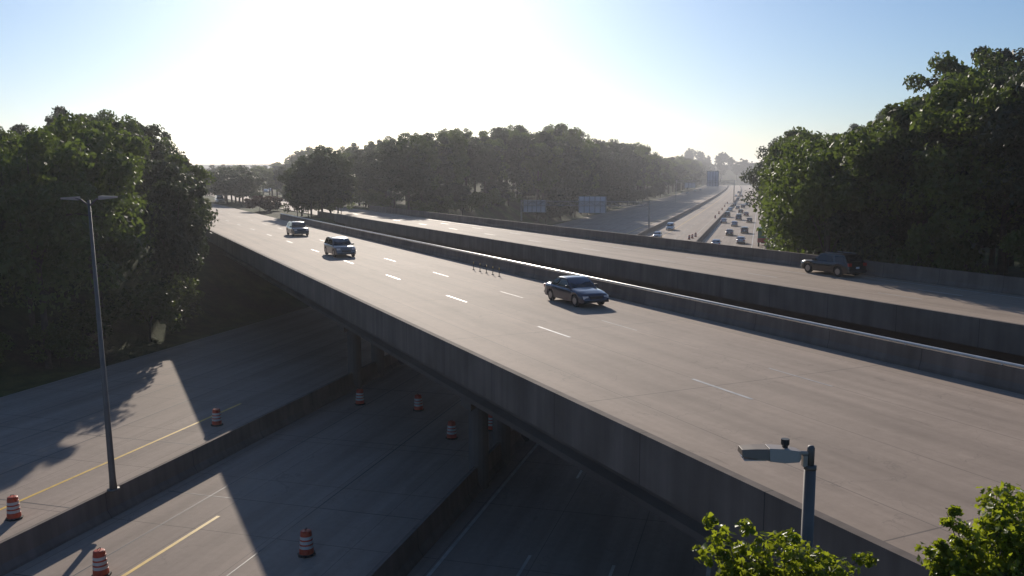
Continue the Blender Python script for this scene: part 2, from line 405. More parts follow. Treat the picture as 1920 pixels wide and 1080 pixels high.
def guardrail(label, fn, ss, z, off=0):
    a = fn(off, ss[0]); o = empty('guardrail', (a[0], a[1], z), 0, label, 'guardrail')
    b = MB(); b.sweep([(off-.03, .45), (off+.02, .5), (off-.03, .58), (off+.02, .66), (off-.03, .75), (off-.06, .6)], [(lambda q, s=s: fn(q, s)) for s in ss])
    b.v = [(x-a[0], y-a[1], zz) for x, y, zz in b.v]; b.build('beam', M['steel'], o)
    s = ss[0]
    while s < ss[-1]:
        p = MB(); x, y = fn(off+.1, s); x -= a[0]; y -= a[1]; p.box(x-.06, x+.06, y-.06, y+.06, -.1, .7); s += 5
        p.build('post', M['steel'], o)
guardrail('grey guardrail along the right shoulder of the crowded lanes by the trees', P2, [95+i*12 for i in range(14)], 0, 2.3)

# ------------------------------------------------------------ light pole on the barrier
_x, _y = on_plane(213, 919, 1.14)
lp = empty('light_pole', (_x, _y, 1.14), 0, 'tall tapered grey light pole with two short arms rising from the median barrier', 'street light')
lp.rotation_euler = (0, R(-1.4), 0)
m = MB(); m.tube([(0, 0, 0), (0, 0, .5), (0, 0, 12.6)], [.17, .14, .055], 12); m.tube([(0, 0, 0), (0, 0, .08)], [.26, .26], 12); m.build('pole', M['polegrey'], lp, True)
for sx in (-1, 1):
    m = MB(); m.tube([(0, 0, 12.35), (sx*.3, .05*sx, 12.62), (sx*.5, .08*sx, 12.68)], [.04, .035, .03], 8); a = m.build('arm', M['polegrey'], lp, True)
    m = MB(); m.add([(sx*.45, -.1, 12.60), (sx*.45, .22, 12.60), (sx*.45, .22, 12.76), (sx*.45, -.1, 12.76), (sx*1.15, -.05, 12.66), (sx*1.15, .17, 12.66), (sx*1.15, .17, 12.73), (sx*1.15, -.05, 12.73)],
                    [(0,1,2,3),(4,5,6,7),(0,1,5,4),(1,2,6,5),(2,3,7,6),(3,0,4,7)]); m.build('lamp_head', M['lampgrey'], a)

# near street lamp
sl = empty('street_lamp', (3.67, 10.46, 0.05), 0, 'grey LED street lamp head on a pole rising from the leafy bushes, photocell on top', 'street light')
m = MB(); m.tube([(0, 0, 0), (0, 0, 11.17)], [.11, .071], 16); m.tube([(0, 0, 11.15), (0, 0, 11.2)], [.076, .076], 16); m.build('pole', M['polegrey'], sl, True)
m = MB(); m.tube([(0, 0, 11.2), (0, 0, 11.42), (0, 0, 11.45)], [.046, .046, .03], 14); m.build('pole_top', M['polegrey'], sl, True)
m = MB(); m.tube([(-.02, 0, 11.355), (-.2, 0, 11.36)], .027, 10); m.box(-.10, -.045, -.035, .035, 11.19, 11.33); m.build('arm_bracket', M['lampgrey'], sl)
m = MB()
def loftx(m, st):
    vs = []; fs = []
    for (x, y0, y1, z0, z1) in st: vs += [(x, y0, z0), (x, y1, z0), (x, y1*.86+y0*.14, z1), (x, y0*.86+y1*.14, z1)]
    for i in range(len(st)-1):
        for k in range(4): fs.append((i*4+k, i*4+(k+1) % 4, i*4+4+(k+1) % 4, i*4+4+k))
    fs += [(0, 1, 2, 3), tuple(len(vs)-4+k for k in range(4))[::-1]]
    m.add(vs, fs)
loftx(m, [(-.13, -.06, .06, 11.30, 11.385), (-.17, -.11, .11, 11.27, 11.40), (-.35, -.13, .13, 11.265, 11.43), (-.54, -.14, .14, 11.29, 11.44)])
m.build('driver_housing', M['lampgrey'], sl, bevel=.006)
m = MB(); loftx(m, [(-.545, -.15, .15, 11.30, 11.435), (-.72, -.15, .15, 11.325, 11.435), (-.87, -.13, .13, 11.345, 11.425)]); h = m.build('lamp_head', M['lens'], sl, bevel=.006)
m = MB(); m.box(-.84, -.58, -.11, .11, 11.29, 11.305); m.build('lens', M['lampclear'], h)
m = MB(); m.tube([(-.32, 0, 11.425), (-.32, 0, 11.45), (-.32, 0, 11.47), (-.32, 0, 11.535)], [.035, .035, .052, .052], 12); m.build('photocell', M['dark'], sl)

# ------------------------------------------------------------ traffic drums
def make_drum():
    o = empty('traffic_drum', (0, 0, 0))
    m = MB(); m.tube([(0, 0, 0), (0, 0, .06), (0, 0, .09)], [.36, .36, .27], 8); m.build('base', M['black'], o)
    prof = [(.085, .285), (.28, .275), (.285, .265), (.46, .26), (.465, .25), (.64, .245), (.645, .235), (.82, .23), (.825, .22), (.96, .21), (.99, .17), (1.0, .08)]
    m = MB(); m.tube([(0, 0, z) for z, r in prof], [r for z, r in prof], 18); m.build('body', M['orange'], o, False)
    for z0, z1, r0, r1 in ((.30, .42, .2685, .2655), (.48, .60, .2535, .2505), (.66, .78, .2385, .2355)):
        m = MB(); m.tube([(0, 0, z0), (0, 0, z1)], [r0+.002, r1+.002], 18, cap=False); m.build('reflective_band', M['sheet'], o)
    m = MB(); m.tube([(-.08, 0, .99), (-.08, 0, 1.06), (.08, 0, 1.06), (.08, 0, .99)], .015, 6); m.build('handle', M['black'], o)
    return o
drums = [(27, 972, 'orange and white drum at the far left on the shoulder behind the median barrier'),
         (190, 1079, 'orange and white drum in sunlight at the bottom left, in front of the median barrier'),
         (407, 797, 'orange drum in the overpass shadow behind the median barrier, nearest its lit pavement'),
         (675, 758, 'small dim drum in the deep shade, farthest left of the middle row'),
         (785, 769, 'small dim drum in the deep shade midway toward the overpass edge'),
         (847, 822, 'reddish drum in the deep shade just below the overpass edge'),
         (575, 1040, 'red drum in deep shade near the bottom centre of the picture'),
         (922, 806, 'faint drum in deep shade closest under the overpass edge'),
         (1292, 449, 'leftmost of the three small orange drums just past the second overpass'),
         (1298, 447, 'middle of the three small orange drums just past the second overpass'),
         (1304, 444, 'rightmost of the three small orange drums just past the second overpass'),
         (1341, 409, 'tiny orange drum by the far concrete barrier, nearest of the distant string'),
         (1348, 401, 'tiny orange drum by the far concrete barrier, second of the distant string'),
         (1354, 394, 'tiny orange drum by the far concrete barrier, middle of the distant string'),
         (1359, 388, 'tiny orange drum by the far concrete barrier, fourth of the distant string'),
         (1364, 382, 'tiny orange drum by the far concrete barrier, farthest of the distant string')]
d0 = make_drum()
for i, (px, py, lab) in enumerate(drums):
    o = d0 if i == 0 else copy_tree(d0)
    x, y = on_plane(px, py, 0); o.location = (x, y, 0); o.rotation_euler = (R(random.uniform(-2, 2)), R(random.uniform(-2, 2)), i*1.3)
    tag(o, lab, 'traffic drum', 'orange traffic drums in the roadworks')
# flexible delineators by the inner parapet
d0 = empty('delineator_post', (0, 0, 0))
m = MB(); m.tube([(0, 0, 0), (0, 0, .04)], [.1, .09], 8); m.build('base', M['black'], d0)
m = MB(); m.tube([(0, 0, .03), (0, 0, .5)], .028, 8); m.build('post', M['polegrey'], d0)
m = MB(); m.tube([(0, 0, .5), (0, 0, .62)], .03, 8, cap=True); m.build('reflector', M['yellow'], d0)
dl = ['farthest', 'second farthest', 'middle one', 'second nearest', 'nearest']
for i in range(5):
    o = d0 if i == 0 else copy_tree(d0)
    x, y = on_plane(888+12*i, 506+3.1*i, DECK); o.location = (x, y, DECK)
    tag(o, 'thin delineator post by the inner parapet of the near overpass, %s from the camera' % dl[i], 'post', 'delineator posts beside the inner parapet')

# ------------------------------------------------------------ vehicles
def tri_pan(q, k, off):
    """inset quad q (4 points) by factor k and push along its normal by off"""
    q = [Vector(p) for p in q]; c = sum(q, Vector())/4; n = (q[1]-q[0]).cross(q[3]-q[0]).normalized()
    if n.dot(c - Vector((0, 0, .9))) < 0: n = -n
    return [c+(p-c)*k+n*off for p in q], n
def panel(q, k, off, name, mat, par, th=.012):
    o, n = tri_pan(q, k, off); i = [p-n*th for p in o]
    m = MB(); m.add([tuple(p) for p in o+i], [(0,1,2,3),(7,6,5,4),(0,4,5,1),(1,5,6,2),(2,6,7,3),(3,7,4,0)])
    return m.build(name, mat, par)
KINDS = {  # L, W, beltz profile [(x fraction, z)], cabin base front/rear, roof front/rear, roof z, wheel r
 'sedan': dict(L=4.7, W=1.82, prof=[(-.5, .72), (-.49, .88), (-.44, .98), (-.32, 1.0), (.17, .96), (.36, .86), (.46, .74), (.49, .64), (.5, .5)], cb=(.95, -1.65), cr=(.25, -.95), rz=1.44, wr=.33),
 'suv': dict(L=4.75, W=1.92, prof=[(-.5, .7), (-.495, 1.0), (-.47, 1.1), (-.3, 1.06), (.2, 1.03), (.40, .96), (.47, .87), (.495, .7), (.5, .5)], cb=(1.15, -2.26), cr=(.45, -1.85), rz=1.58, wr=.37),
 'pickup': dict(L=5.6, W=1.98, prof=[(-.5, .8), (-.498, 1.1), (-.49, 1.18), (-.3, 1.2), (.2, 1.18), (.42, 1.12), (.475, 1.02), (.495, .8), (.5, .55)], cb=(1.25, -.95), cr=(.6, -.7), rz=1.88, wr=.41),
 'van': dict(L=5.1, W=1.98, prof=[(-.5, .7), (-.495, 1.0), (-.49, 1.1), (-.3, 1.12), (.28, 1.1), (.43, .98), (.48, .85), (.495, .7), (.5, .5)], cb=(1.75, -2.5), cr=(.85, -2.4), rz=1.95, wr=.35),
}
def make_car(kind, pm, name='car'):
    K = KINDS[kind]; L, W = K['L'], K['W']; e = empty(name, (0, 0, 0))
    wr = K['wr']; wx = (L*.5-.88, -L*.5+.95)
    def ztop(x):
        f = x/L; pr = K['prof']
        for (a, za), (b, zb) in zip(pr[:-1], pr[1:]):
            if a <= f <= b: return za+(zb-za)*(f-a)/(b-a)
        return pr[-1][1]
    def zbot(x):
        z = .24 + .12*sst((abs(x)-L*.44)/(L*.06))
        for c in wx:
            d = abs(x-c)
            if d < wr+.07: z = max(z, wr+math.sqrt(max(0, (wr+.07)**2-d*d)))
        return z
    xs = sorted(set([round(-L/2+L*i/44, 3) for i in range(45)] + [round(c+s*(wr+.069), 3) for c in wx for s in (-1, 1)] + [round(c+s*(wr+.1), 3) for c in wx for s in (-1, 1)]))
    V = []; n = 13
    for x in xs:
        f = abs(x)/(L/2); w = W/2*(1-.10*max(0, (f-.72)/.28)**1.6 - (.06 if f > .985 else 0)); zt = ztop(x); zb = min(zbot(x), zt-.06)
        half = [(0, zt+.035), (.45*w, zt+.03), (.8*w, zt+.005), (.93*w, zt-.05*1), (w*.985, zt-.14), (w, max(zb+.02, (zt+zb)/2)), (w*.985, zb+.01)]
        half = [(yy, max(zz, zb)) for yy, zz in half]
        ring = [(-a, b) for a, b in half[::-1]][:-1] + half
        V += [(x, a, b) for a, b in ring]
    F = []
    for i in range(len(xs)-1):
        for k in range(n): F.append((i*n+k, i*n+(k+1) % n, (i+1)*n+(k+1) % n, (i+1)*n+k))
    F += [tuple(range(n)), tuple((len(xs)-1)*n+k for k in range(n))]
    m = MB(); m.add(V, F)
    (bf, br), (rf, rr), rz = K['cb'], K['cr'], K['rz']
    wb, wt = W/2*.93, W/2*.76; zb = min(ztop(bf), ztop(br if br > -L/2 else -L*.3), 1.1)-.06 if kind != 'sedan' else .92
    # cabin: lofted with a softly crowned roof
    cs = [(bf, zb, .0), (rf, rz-.05, 1), (rf-.25, rz, 1), ((rf+rr)/2, rz+.02, 1), (rr+.25, rz, 1), (rr, rz-.05, 1), (br, zb, 0)]
    cv = []; 
    for x, z, t in cs:
        w = wb+(wt-wb)*t
        cv += [(x, -w, z-.0), (x, -w*.82, z+.035*t), (x, 0, z+.05*t), (x, w*.82, z+.035*t), (x, w, z)]
    cf = []
    for i in range(len(cs)-1):
        for k in range(4): cf.append((i*5+k, i*5+k+1, (i+1)*5+k+1, (i+1)*5+k))
    # sides
    L5 = [i*5 for i in range(len(cs))]; cf.append(tuple(L5)); cf.append(tuple(i+4 for i in L5)[::-1])
    m.add(cv, cf)
    body = m.build('body', pm, e, True)
    try:
        for p in body.data.polygons: p.use_smooth = True
        body.data.set_sharp_from_angle(angle=R(38))
    except Exception: pass
    panel([(bf, -wb, zb), (bf, wb, zb), (rf, wt, rz-.05), (rf, -wt, rz-.05)], .88, .018, 'windshield', M['glass'], e)
    panel([(br, -wb, zb), (br, wb, zb), (rr, wt, rz-.05), (rr, -wt, rz-.05)], .84, .018, 'rear_window', M['glass'], e)
    for s in (-1, 1):
        xm = (bf*.35+br*.65) if kind != 'pickup' else (bf*.3+br*.7)
        tm = (rf+rr)/2-.1
        y0, y1 = s*wb, s*wt
        panel([(bf-.05, y0, zb+.03), (xm+.05, y0, zb+.03), (tm+.05, y1, rz-.06), (rf-.02, y1, rz-.06)], .88, .012, 'side_window', M['glass'], e)
        panel([(xm-.03, y0, zb+.03), (br+.12, y0, zb+.03), (rr+.05, y1, rz-.06), (tm-.03, y1, rz-.06)], .86, .012, 'side_window', M['glass'], e)
        hz = ztop(L*.47)
        m = MB(); m.box(L*.462, L*.492, min(s*W*.27, s*W*.44), max(s*W*.27, s*W*.44), hz-.20, hz-.04); m.build('headlight', M['lampclear'], e, bevel=.01)
        tz = .78 if kind in ('sedan',) else .9
        m = MB(); m.box(-L*.503, -L*.47, min(s*W*.30, s*W*.45), max(s*W*.30, s*W*.45), tz-.1, tz+.12); m.build('taillight', M['red'], e, bevel=.01)
        m = MB(); m.box(bf-.32, bf-.18, min(s*W*.46, s*W*.57), max(s*W*.46, s*W*.57), zb+.06, zb+.2); m.build('mirror', M['dark'], e, bevel=.015)
        for c in wx:
            m = MB(); m.tube([(c, s*(W/2-.24), wr), (c, s*(W/2-.22), wr), (c, s*(W/2-.03), wr), (c, s*(W/2-.015), wr)], [wr-.03, wr, wr, wr-.03], 20)
            wh = m.build('wheel', M['black'], e)
            m = MB(); m.tube([(c, s*(W/2-.06), wr), (c, s*(W/2-.004), wr)], [wr*.64, wr*.6], 14); m.build('rim', M['rim'], wh)
    m = MB(); m.box(L*.48, L*.505, -W*.22, W*.22, .48, .66); m.build('grille', M['dark'], e, bevel=.01)
    m = MB(); m.box(-L*.505, -L*.49, -.16, .16, .62, .76); m.build('licence_plate', M['plate'], e)
    m = MB(); m.box(-L*.515, -L*.475, -W*.43, W*.43, .36, .5); m.build('bumper', M['dark'], e, bevel=.01)
    m = MB(); m.box(L*.47, L*.507, -W*.42, W*.42, .3, .42); m.build('bumper', M['dark'], e, bevel=.01)
    if kind == 'suv':
        for s in (-1, 1):
            m = MB(); m.tube([(rf-.3, s*wt*.85, rz+.07), (rr+.3, s*wt*.85, rz+.07)], .02, 6); m.build('roof_rail', M['steel'], e)
    return e
PM = dict(navy=paint('paint_navy', (.018, .022, .05)), black=paint('paint_black', (.012, .012, .014)), grey=paint('paint_grey', (.10, .10, .11)),
          silver=paint('paint_silver', (.42, .42, .44)), white=paint('paint_white', (.75, .75, .74)), blue=paint('paint_blue', (.05, .09, .2)), maroon=paint('paint_maroon', (.12, .015, .02)))
proto = {}
def car(kind, colr, x, y, z, ang, label, group):
    k = (kind, colr)
    if k not in proto: proto[k] = o = make_car(kind, PM[colr], {'suv': 'suv', 'sedan': 'sedan', 'pickup': 'pickup_truck', 'van': 'van'}[kind])
    else:
        o = copy_tree(proto[k])
        for q in ('label', 'category', 'group'):
            if q in o: del o[q]
    o.location = (x, y, z); o.rotation_euler = (0, 0, ang)
    tag(o, label, {'suv': 'suv', 'sedan': 'car', 'pickup': 'pickup truck', 'van': 'van'}[kind], group)
    return o
def toward(A): return math.pi*1.5 - A     # local +X pointing back at the camera along direction A
def away(A): return math.pi*.5 - A
def c1(kind, colr, px, py, lab, dr): x, y = on_plane(px, py, DECK+.006); return car(kind, colr, x, y, DECK+.006, (toward if dr else away)(A1), lab, 'vehicles on the overpasses')
c1('sedan', 'navy', 1079, 567, 'dark blue sedan on the near overpass, closest to the camera, with its long shadow', 1)
c1('suv', 'grey', 637, 479, 'dark grey suv in the middle of the near overpass with bright roof glare', 1)
c1('suv', 'black', 558, 441, 'black suv farthest back on the near overpass beside the median trees', 1)
c1('suv', 'black', 1560, 514, 'black suv on the second overpass beside the dark right-hand trees', 0)
# crowded right-hand lanes, seen from behind
V2 = [('sedan', 'silver', 1389, 456, 'silver sedan with a bright roof, nearest in the crowded right-hand lanes'),
      ('sedan', 'grey', 1368, 441, 'grey sedan in the middle lane, left of the nearest silver sedan'),
      ('suv', 'grey', 1396, 437, 'grey suv directly ahead of the nearest silver sedan'),
      ('sedan', 'silver', 1357, 418, 'small silver sedan hugging the barrier with a sun glint on its roof'),
      ('van', 'black', 1364, 407, 'black van by the barrier, just ahead of the glinting silver sedan'),
      ('van', 'grey', 1385, 412, 'dark grey van in the middle lane level with the black van'),
      ('sedan', 'black', 1405, 417, 'black sedan in the right lane beside the shoulder line and trees'),
      ('suv', 'black', 1389, 400, 'black suv in the middle of the distant queue'),
      ('sedan', 'black', 1377, 387, 'black sedan by the barrier farther along the distant queue'),
      ('suv', 'navy', 1393, 390, 'navy suv in the right lane of the distant queue'),
      ('sedan', 'white', 1400, 386, 'white sedan far ahead touching the overhanging trees'),
      ('suv', 'grey', 1383, 376, 'tiny grey suv far along the right-hand lanes'),
      ('sedan', 'navy', 1393, 377, 'tiny navy sedan far along beside the tree edge'),
      ('van', 'black', 1385, 363, 'tiny black van in the far distance of the right-hand lanes'),
      ('suv', 'white', 1369, 396, 'white suv in the middle lane ahead of the two vans'),
      ('sedan', 'maroon', 1399, 405, 'maroon sedan in the right lane ahead of the black sedan'),
      ('sedan', 'grey', 1383, 392, 'small grey sedan between the two navy and black cars farther up'),
      ('sedan', 'silver', 1377, 424, 'silver sedan in the middle lane behind the grey van'),
      ('suv', 'black', 1390, 369, 'tiny black suv far up the queue under the tree tips'),
      ('sedan', 'white', 1380, 369, 'tiny white sedan far up the queue by the barrier'),
      ('sedan', 'silver', 1343, 462, 'silver sedan half hidden behind the far parapet, left lane of the right-hand roadway')]
for kind, colr, px, py, lab in V2:
    x, y = on_plane(px, py, .01); car(kind, colr, x, y, .01, away(A2)+(0.00), lab, 'vehicles on the highway')
x, y = on_plane(1257, 431, .01); car('van', 'white', x, y, .01, toward(A2), 'white van approaching alone on the sunlit middle roadway', 'vehicles on the highway')
x, y = on_plane(1233, 446, .01); car('sedan', 'silver', x, y, .01, toward(A2), 'silver sedan in shade left of the white van by the guard barrier', 'vehicles on the highway')
far = [(1303, 359, 'white', 'leftmost far-off white car beyond the median on the left roadway'), (1313, 357, 'silver', 'far-off silver car right of the leftmost white one on the left roadway'),
       (1289, 363, 'silver', 'far-off silver car at the left end of the distant line')]
for px, py, cc, lab in far:
    x, y = on_plane(px, py, .01); car('sedan', cc, x, y, .01, toward(A2), lab, 'vehicles on the highway')
# distant left road vehicles
for px, py, cc, kd, lab in ((412, 380, 'white', 'van', 'white van far up the near road beside the left trees'), (498, 361.5, 'white', 'sedan', 'white sedan glinting far up the opposite road above the median shrubs'),
                            (507, 360, 'silver', 'sedan', 'silver sedan glinting far up the opposite road, right of the white one')):
    x, y = on_plane(px, py, DECK+.006); car(kd, cc, x, y, DECK+.006, (toward if px < 450 else away)(A1), lab, 'vehicles on the overpasses')
# box truck on the right shoulder, seen from behind
x, y = on_plane(1431, 461, 0)
tk = empty('box_truck', (x, y, .01), away(A2), 'green box truck with red tail frame stopped on the right shoulder beside the trees', 'truck')
GRN = plain('truck_green', (.02, .16, .10), .45); RDP = plain('truck_red', (.40, .02, .03), .4, coat=.4)
m = MB(); m.box(-3.6, 1.4, -1.15, 1.15, 1.35, 3.85); m.build('cargo_box', GRN, tk, bevel=.03)
m = MB(); m.box(-3.72, -3.605, -1.2, 1.2, .95, 1.85); m.build('tail_frame', RDP, tk, bevel=.02)
m = MB(); m.box(-3.6, 3.5, -.45, .45, .75, 1.34); m.build('chassis', M['dark'], tk)
m = MB(); loftx(m, [(1.5, -1.05, 1.05, .7, 2.75), (2.6, -1.05, 1.05, .7, 2.75), (3.1, -1.02, 1.02, .7, 1.9), (3.7, -.98, .98, .7, 1.7)]); m.build('cab', RDP, tk, bevel=.03)
m = MB(); m.box(-3.74, -3.725, -.9, .9, 1.0, 1.2); m.build('taillight', M['red'], tk)
for cx in (-2.3, 2.5):
    for s in (-1, 1):
        m = MB(); m.tube([(cx, s*.78, .5), (cx, s*1.1, .5)], .5, 20); wh = m.build('wheel', M['black'], tk)
        m = MB(); m.tube([(cx, s*1.08, .5), (cx, s*1.112, .5)], .28, 14); m.build('rim', M['rim'], wh)

# ------------------------------------------------------------ sign gantries (seen from behind)
def gantry(v, u0, u1, zb, panels, label):
    x, y = P2(u0, v); e = empty('sign_gantry', (x, y, 0), -A2, label, 'sign gantry')
    W_ = u1-u0
    for xx in (0, W_):
        m = MB(); m.tube([(xx, 0, 0), (xx, 0, zb+1.4)], [.25, .18], 10); m.build('post', M['steel'], e)
    m = MB()
    for z in (zb, zb+1.15):
        for yy in (-.35, .35): m.tube([(0, yy, z), (W_, yy, z)], .09, 6)
    k = int(W_/1.6)
    for i in range(k):
        a, b = W_*i/k, W_*(i+1)/k
        for yy in (-.35, .35):
            q = (zb, zb+1.15) if i % 2 else (zb+1.15, zb)
            m.tube([(a, yy, q[0]), (b, yy, q[1])], .045, 5)
    m.build('truss', M['steel'], e)
    for (a, b, z0, z1, ribs) in panels:
        m = MB(); m.box(a, b, .55, .62, z0, z1); p = m.build('sign_panel', M['signback'], e)
        m = MB()
        for i in range(ribs+1):
            xx = a+.15+(b-a-.3)*i/ribs; m.box(xx-.06, xx+.06, .42, .549, z0+.1, z1+.15)
        m.box(a-.05, b+.05, .47, .56, z1+.01, z1+.12)
        m.build('support_rib', M['polegrey'], p)
    return e
xg, yg = P2(-42.6, 0)
gantry(241, -65, -29, 6.2, [(16.3, 24.1, 4.2, 8.7, 5), (.3, 7.0, 4.2, 7.6, 5)], 'lattice sign gantry seen from behind with two large panels in front of the wood')
gantry(490, -44, -13.2, 10.2, [(16.3, 22.6, 8.4, 16.4, 4), (4.5, 10.5, 7.6, 10.4, 3)], 'distant sign gantry with a tall pale panel where the highway narrows')

# ------------------------------------------------------------ trees
rng = np.random.default_rng(5)
def leaf_mesh(name, centers, radii, nl, size, mat, rng, up=.25, shape='rhomb'):
    tot = nl*len(centers); C = np.repeat(np.array(centers), nl, 0); Rr = np.repeat(np.array(radii), nl)
    d = rng.normal(size=(tot, 3)); d /= np.linalg.norm(d, axis=1)[:, None]
    rad = Rr * rng.uniform(.25, 1, tot)**.6
    sc3 = np.array([1, 1, .72]); P = C + d*rad[:, None]*sc3
    n = d*.6 + rng.normal(size=(tot, 3))*.6 + np.array([0, 0, up]); n /= np.linalg.norm(n, axis=1)[:, None]
    t = np.cross(n, rng.normal(size=(tot, 3))); t /= np.linalg.norm(t, axis=1)[:, None]; b = np.cross(n, t)
    s = size*rng.uniform(.6, 1.3, tot)[:, None]
    if shape == 'rhomb':
        pts = [(-.5, 0, 0), (0, .34, .06), (.6, 0, 0), (0, -.34, .06)]; faces = [(0, 1, 2, 3)]
    else:   # lobed leaf, folded along the midrib
        pts = [(-.5, 0, 0), (-.2, .42, .1), (-.05, .2, .04), (.25, .36, .06), (.28, .14, .02), (.6, 0, -.08), (.28, -.14, .02), (.25, -.36, .06), (-.05, -.2, .04), (-.2, -.42, .1)]
        faces = [(0, 1, 2, 3, 4, 5), (0, 5, 6, 7, 8, 9)]
    k = len(pts)
    Vv = np.stack([P + s*(t*a + b*c_ + n*e_) for a, c_, e_ in pts], 1).reshape(-1, 3)
    me = bpy.data.meshes.new(name); nf = len(faces); lens = np.array([len(f) for f in faces])
    idx = (np.arange(tot)[:, None]*k + np.concatenate([np.array(f) for f in faces])[None, :]).reshape(-1)
    me.vertices.add(len(Vv)); me.vertices.foreach_set('co', Vv.astype(np.float32).reshape(-1))
    me.loops.add(len(idx)); me.loops.foreach_set('vertex_index', idx.astype(np.int32))
    L_ = np.tile(lens, tot); st = np.concatenate([[0], np.cumsum(L_)[:-1]])
    me.polygons.add(len(L_)); me.polygons.foreach_set('loop_start', st.astype(np.int32)); me.polygons.foreach_set('loop_total', L_.astype(np.int32))
    me.update(calc_edges=True); me.materials.append(mat)
    return me
TREES = {}
def tree_proto(key, seed, H, cw, base, mat, nl=210, lobes=62, lsize=.41, name='tree'):
    r = np.random.default_rng(seed); centers = []; radii = []
    ch = H*(1-base); cz = H*base + ch*.52
    ph = r.uniform(0, 6.28, 4)
    for i in range(lobes):
        d = r.normal(size=3); d /= np.linalg.norm(d); 
        if d[2] < -.75: d[2] *= -.6
        az = math.atan2(d[1], d[0])
        k = 1 + .22*math.sin(2*az+ph[0]) + .16*math.sin(3*az+ph[1]+2*d[2]) + .12*math.sin(5*d[2]+ph[2])
        rr = k*r.uniform(.62, 1.0) if i > lobes*.22 else r.uniform(.1, .6)
        c = np.array([d[0]*cw*.40*rr, d[1]*cw*.40*rr, cz + d[2]*ch*.42*min(rr, .92+.1*abs(math.hypot(d[0], d[1])))])
        centers.append(c); radii.append(r.uniform(.10, .19)*cw*(1.0 if d[2] < .5 else .8))
    me = leaf_mesh('crown', centers, radii, nl, lsize, M[mat], r)
    e = empty(name, (0, 0, 0)); o = bpy.data.objects.new('crown', me); col.objects.link(o); o.parent = e
    m = MB(); lean = r.uniform(-.4, .4, 2)
    tr = [(0, 0, -.6), (lean[0]*.3, lean[1]*.3, H*.3), (lean[0], lean[1], H*.62), (lean[0]*1.2, lean[1]*1.2, H*.88)]
    m.tube(tr, [H*.017, H*.013, H*.008, H*.002], 9)
    for i in range(9):
        t = r.uniform(.25, .8); c = centers[int(r.integers(len(centers)))]
        b = Vector((lean[0]*t, lean[1]*t, H*t*.85)); q = Vector(c); mid = b.lerp(q, .5)+Vector((0, 0, .3))
        m.tube([b, mid, q], [H*.006, H*.004, H*.0012], 6)
    m.build('trunk', M['bark'], e, True)
    TREES[key] = (e, H, cw); return e
for i in range(5): tree_proto(('g', i), 10+i, 17, [11, 9.5, 12, 10.5, 9][i], [.1, .14, .08, .16, .1][i], 'leaf')
for i in range(4): tree_proto(('d', i), 30+i, 17, [10.5, 9, 11.5, 10][i], [.08, .12, .1, .06][i], 'leaf_dark')
for i in range(2): tree_proto(('s', i), 50+i, 4, [5.0, 4.4][i], .0, 'leaf', nl=90, lobes=34, lsize=.26, name='shrub')
tree_proto(('p', 0), 61, 6, 5.0, .02, 'leaf_pale', nl=110, lobes=44, lsize=.27, name='shrub')
tree_proto(('q', 0), 62, 3, 4.4, .0, 'leaf_red', nl=260, lobes=40, lsize=.24, name='shrub')
for i in range(2): tree_proto(('h', i), 70+i, 17, [11, 10][i], .42, 'leaf', lobes=56)
for i in range(2): tree_proto(('b', i), 80+i, 12, [11, 10][i], .0, 'leaf_dark', lobes=66)
used = set(); CNT = [0]
CULL = set((4, 11, 12, 14, 17, 18, 21, 25, 26, 29, 34, 35, 36, 37, 39, 41, 45, 47, 49, 50, 76, 89, 90, 99, 111, 115, 117, 119, 120, 124, 125, 127, 129, 130, 140, 142, 143, 144, 145, 146, 148, 149, 158, 160, 161, 162, 163, 164, 166, 168, 172, 173, 174, 177, 179, 183, 184, 186, 188, 189, 191, 196, 200, 201, 202, 204, 205, 208, 209, 212, 213, 214, 215, 216, 217, 218, 219, 220, 221, 222, 223, 224, 228, 229, 230, 231, 232, 233, 235, 236, 238, 244, 246, 248, 250, 255, 257, 261, 262, 271, 284, 286, 292, 310, 313, 314, 315, 317, 318, 319, 320, 321, 322, 323, 324, 325, 326, 327, 328, 329, 330, 331, 332, 333, 335, 336, 337, 338, 339, 340, 341, 342, 343, 344, 345, 346, 347, 352, 353, 355, 356, 357, 361, 362, 364, 366, 367, 368, 370, 372, 373, 374, 378, 380, 381, 382, 384, 385, 387, 388, 389, 390, 391, 392, 393, 395, 396, 397, 398, 399, 413, 417, 418, 424, 425, 436, 437, 440, 444, 445, 446, 447, 448, 449, 450, 451, 456, 457, 458, 459, 468))   # trees wholly hidden behind others: the photo shows nothing of them
def plant(key, x, y, H, label, group, wide=1.0, cat='tree', rz=None):
    e, h0, cw = TREES[key]; CNT[0] += 1; ang = random.uniform(0, 6.28)
    if CNT[0] in CULL: return
    if key in used: o = copy_tree(e)
    else: o = e; used.add(key)
    o.location = (x, y, ground_z(x, y)); s = H/h0; o.scale = (s*wide, s*wide, s)
    o.rotation_euler = (0, 0, ang)
    for q in ('label', 'category', 'group'):
        if q in o: del o[q]
    o['_n'] = CNT[0]; tag(o, label, cat, group); return o
random.seed(11)
SIL = [(-200, 210), (0, 203), (30, 240), (60, 200), (85, 190), (140, 198), (180, 192), (240, 202), (300, 208), (322, 240), (345, 265), (380, 278), (400, 300), (410, 305), (512, 305), (545, 290), (600, 263), (640, 270), (700, 258),
       (740, 247), (800, 243), (880, 236), (950, 229), (1070, 229), (1100, 243), (1120, 257), (1165, 250), (1200, 262), (1232, 286), (1280, 288), (1302, 274), (1325, 284), (1370, 294), (1386, 302), (1396, 285),
       (1405, 252), (1440, 235), (1462, 222), (1530, 220), (1560, 232), (1628, 212), (1642, 188), (1720, 180), (1760, 140), (1830, 112), (1872, 90), (1920, 74), (2200, 30)]
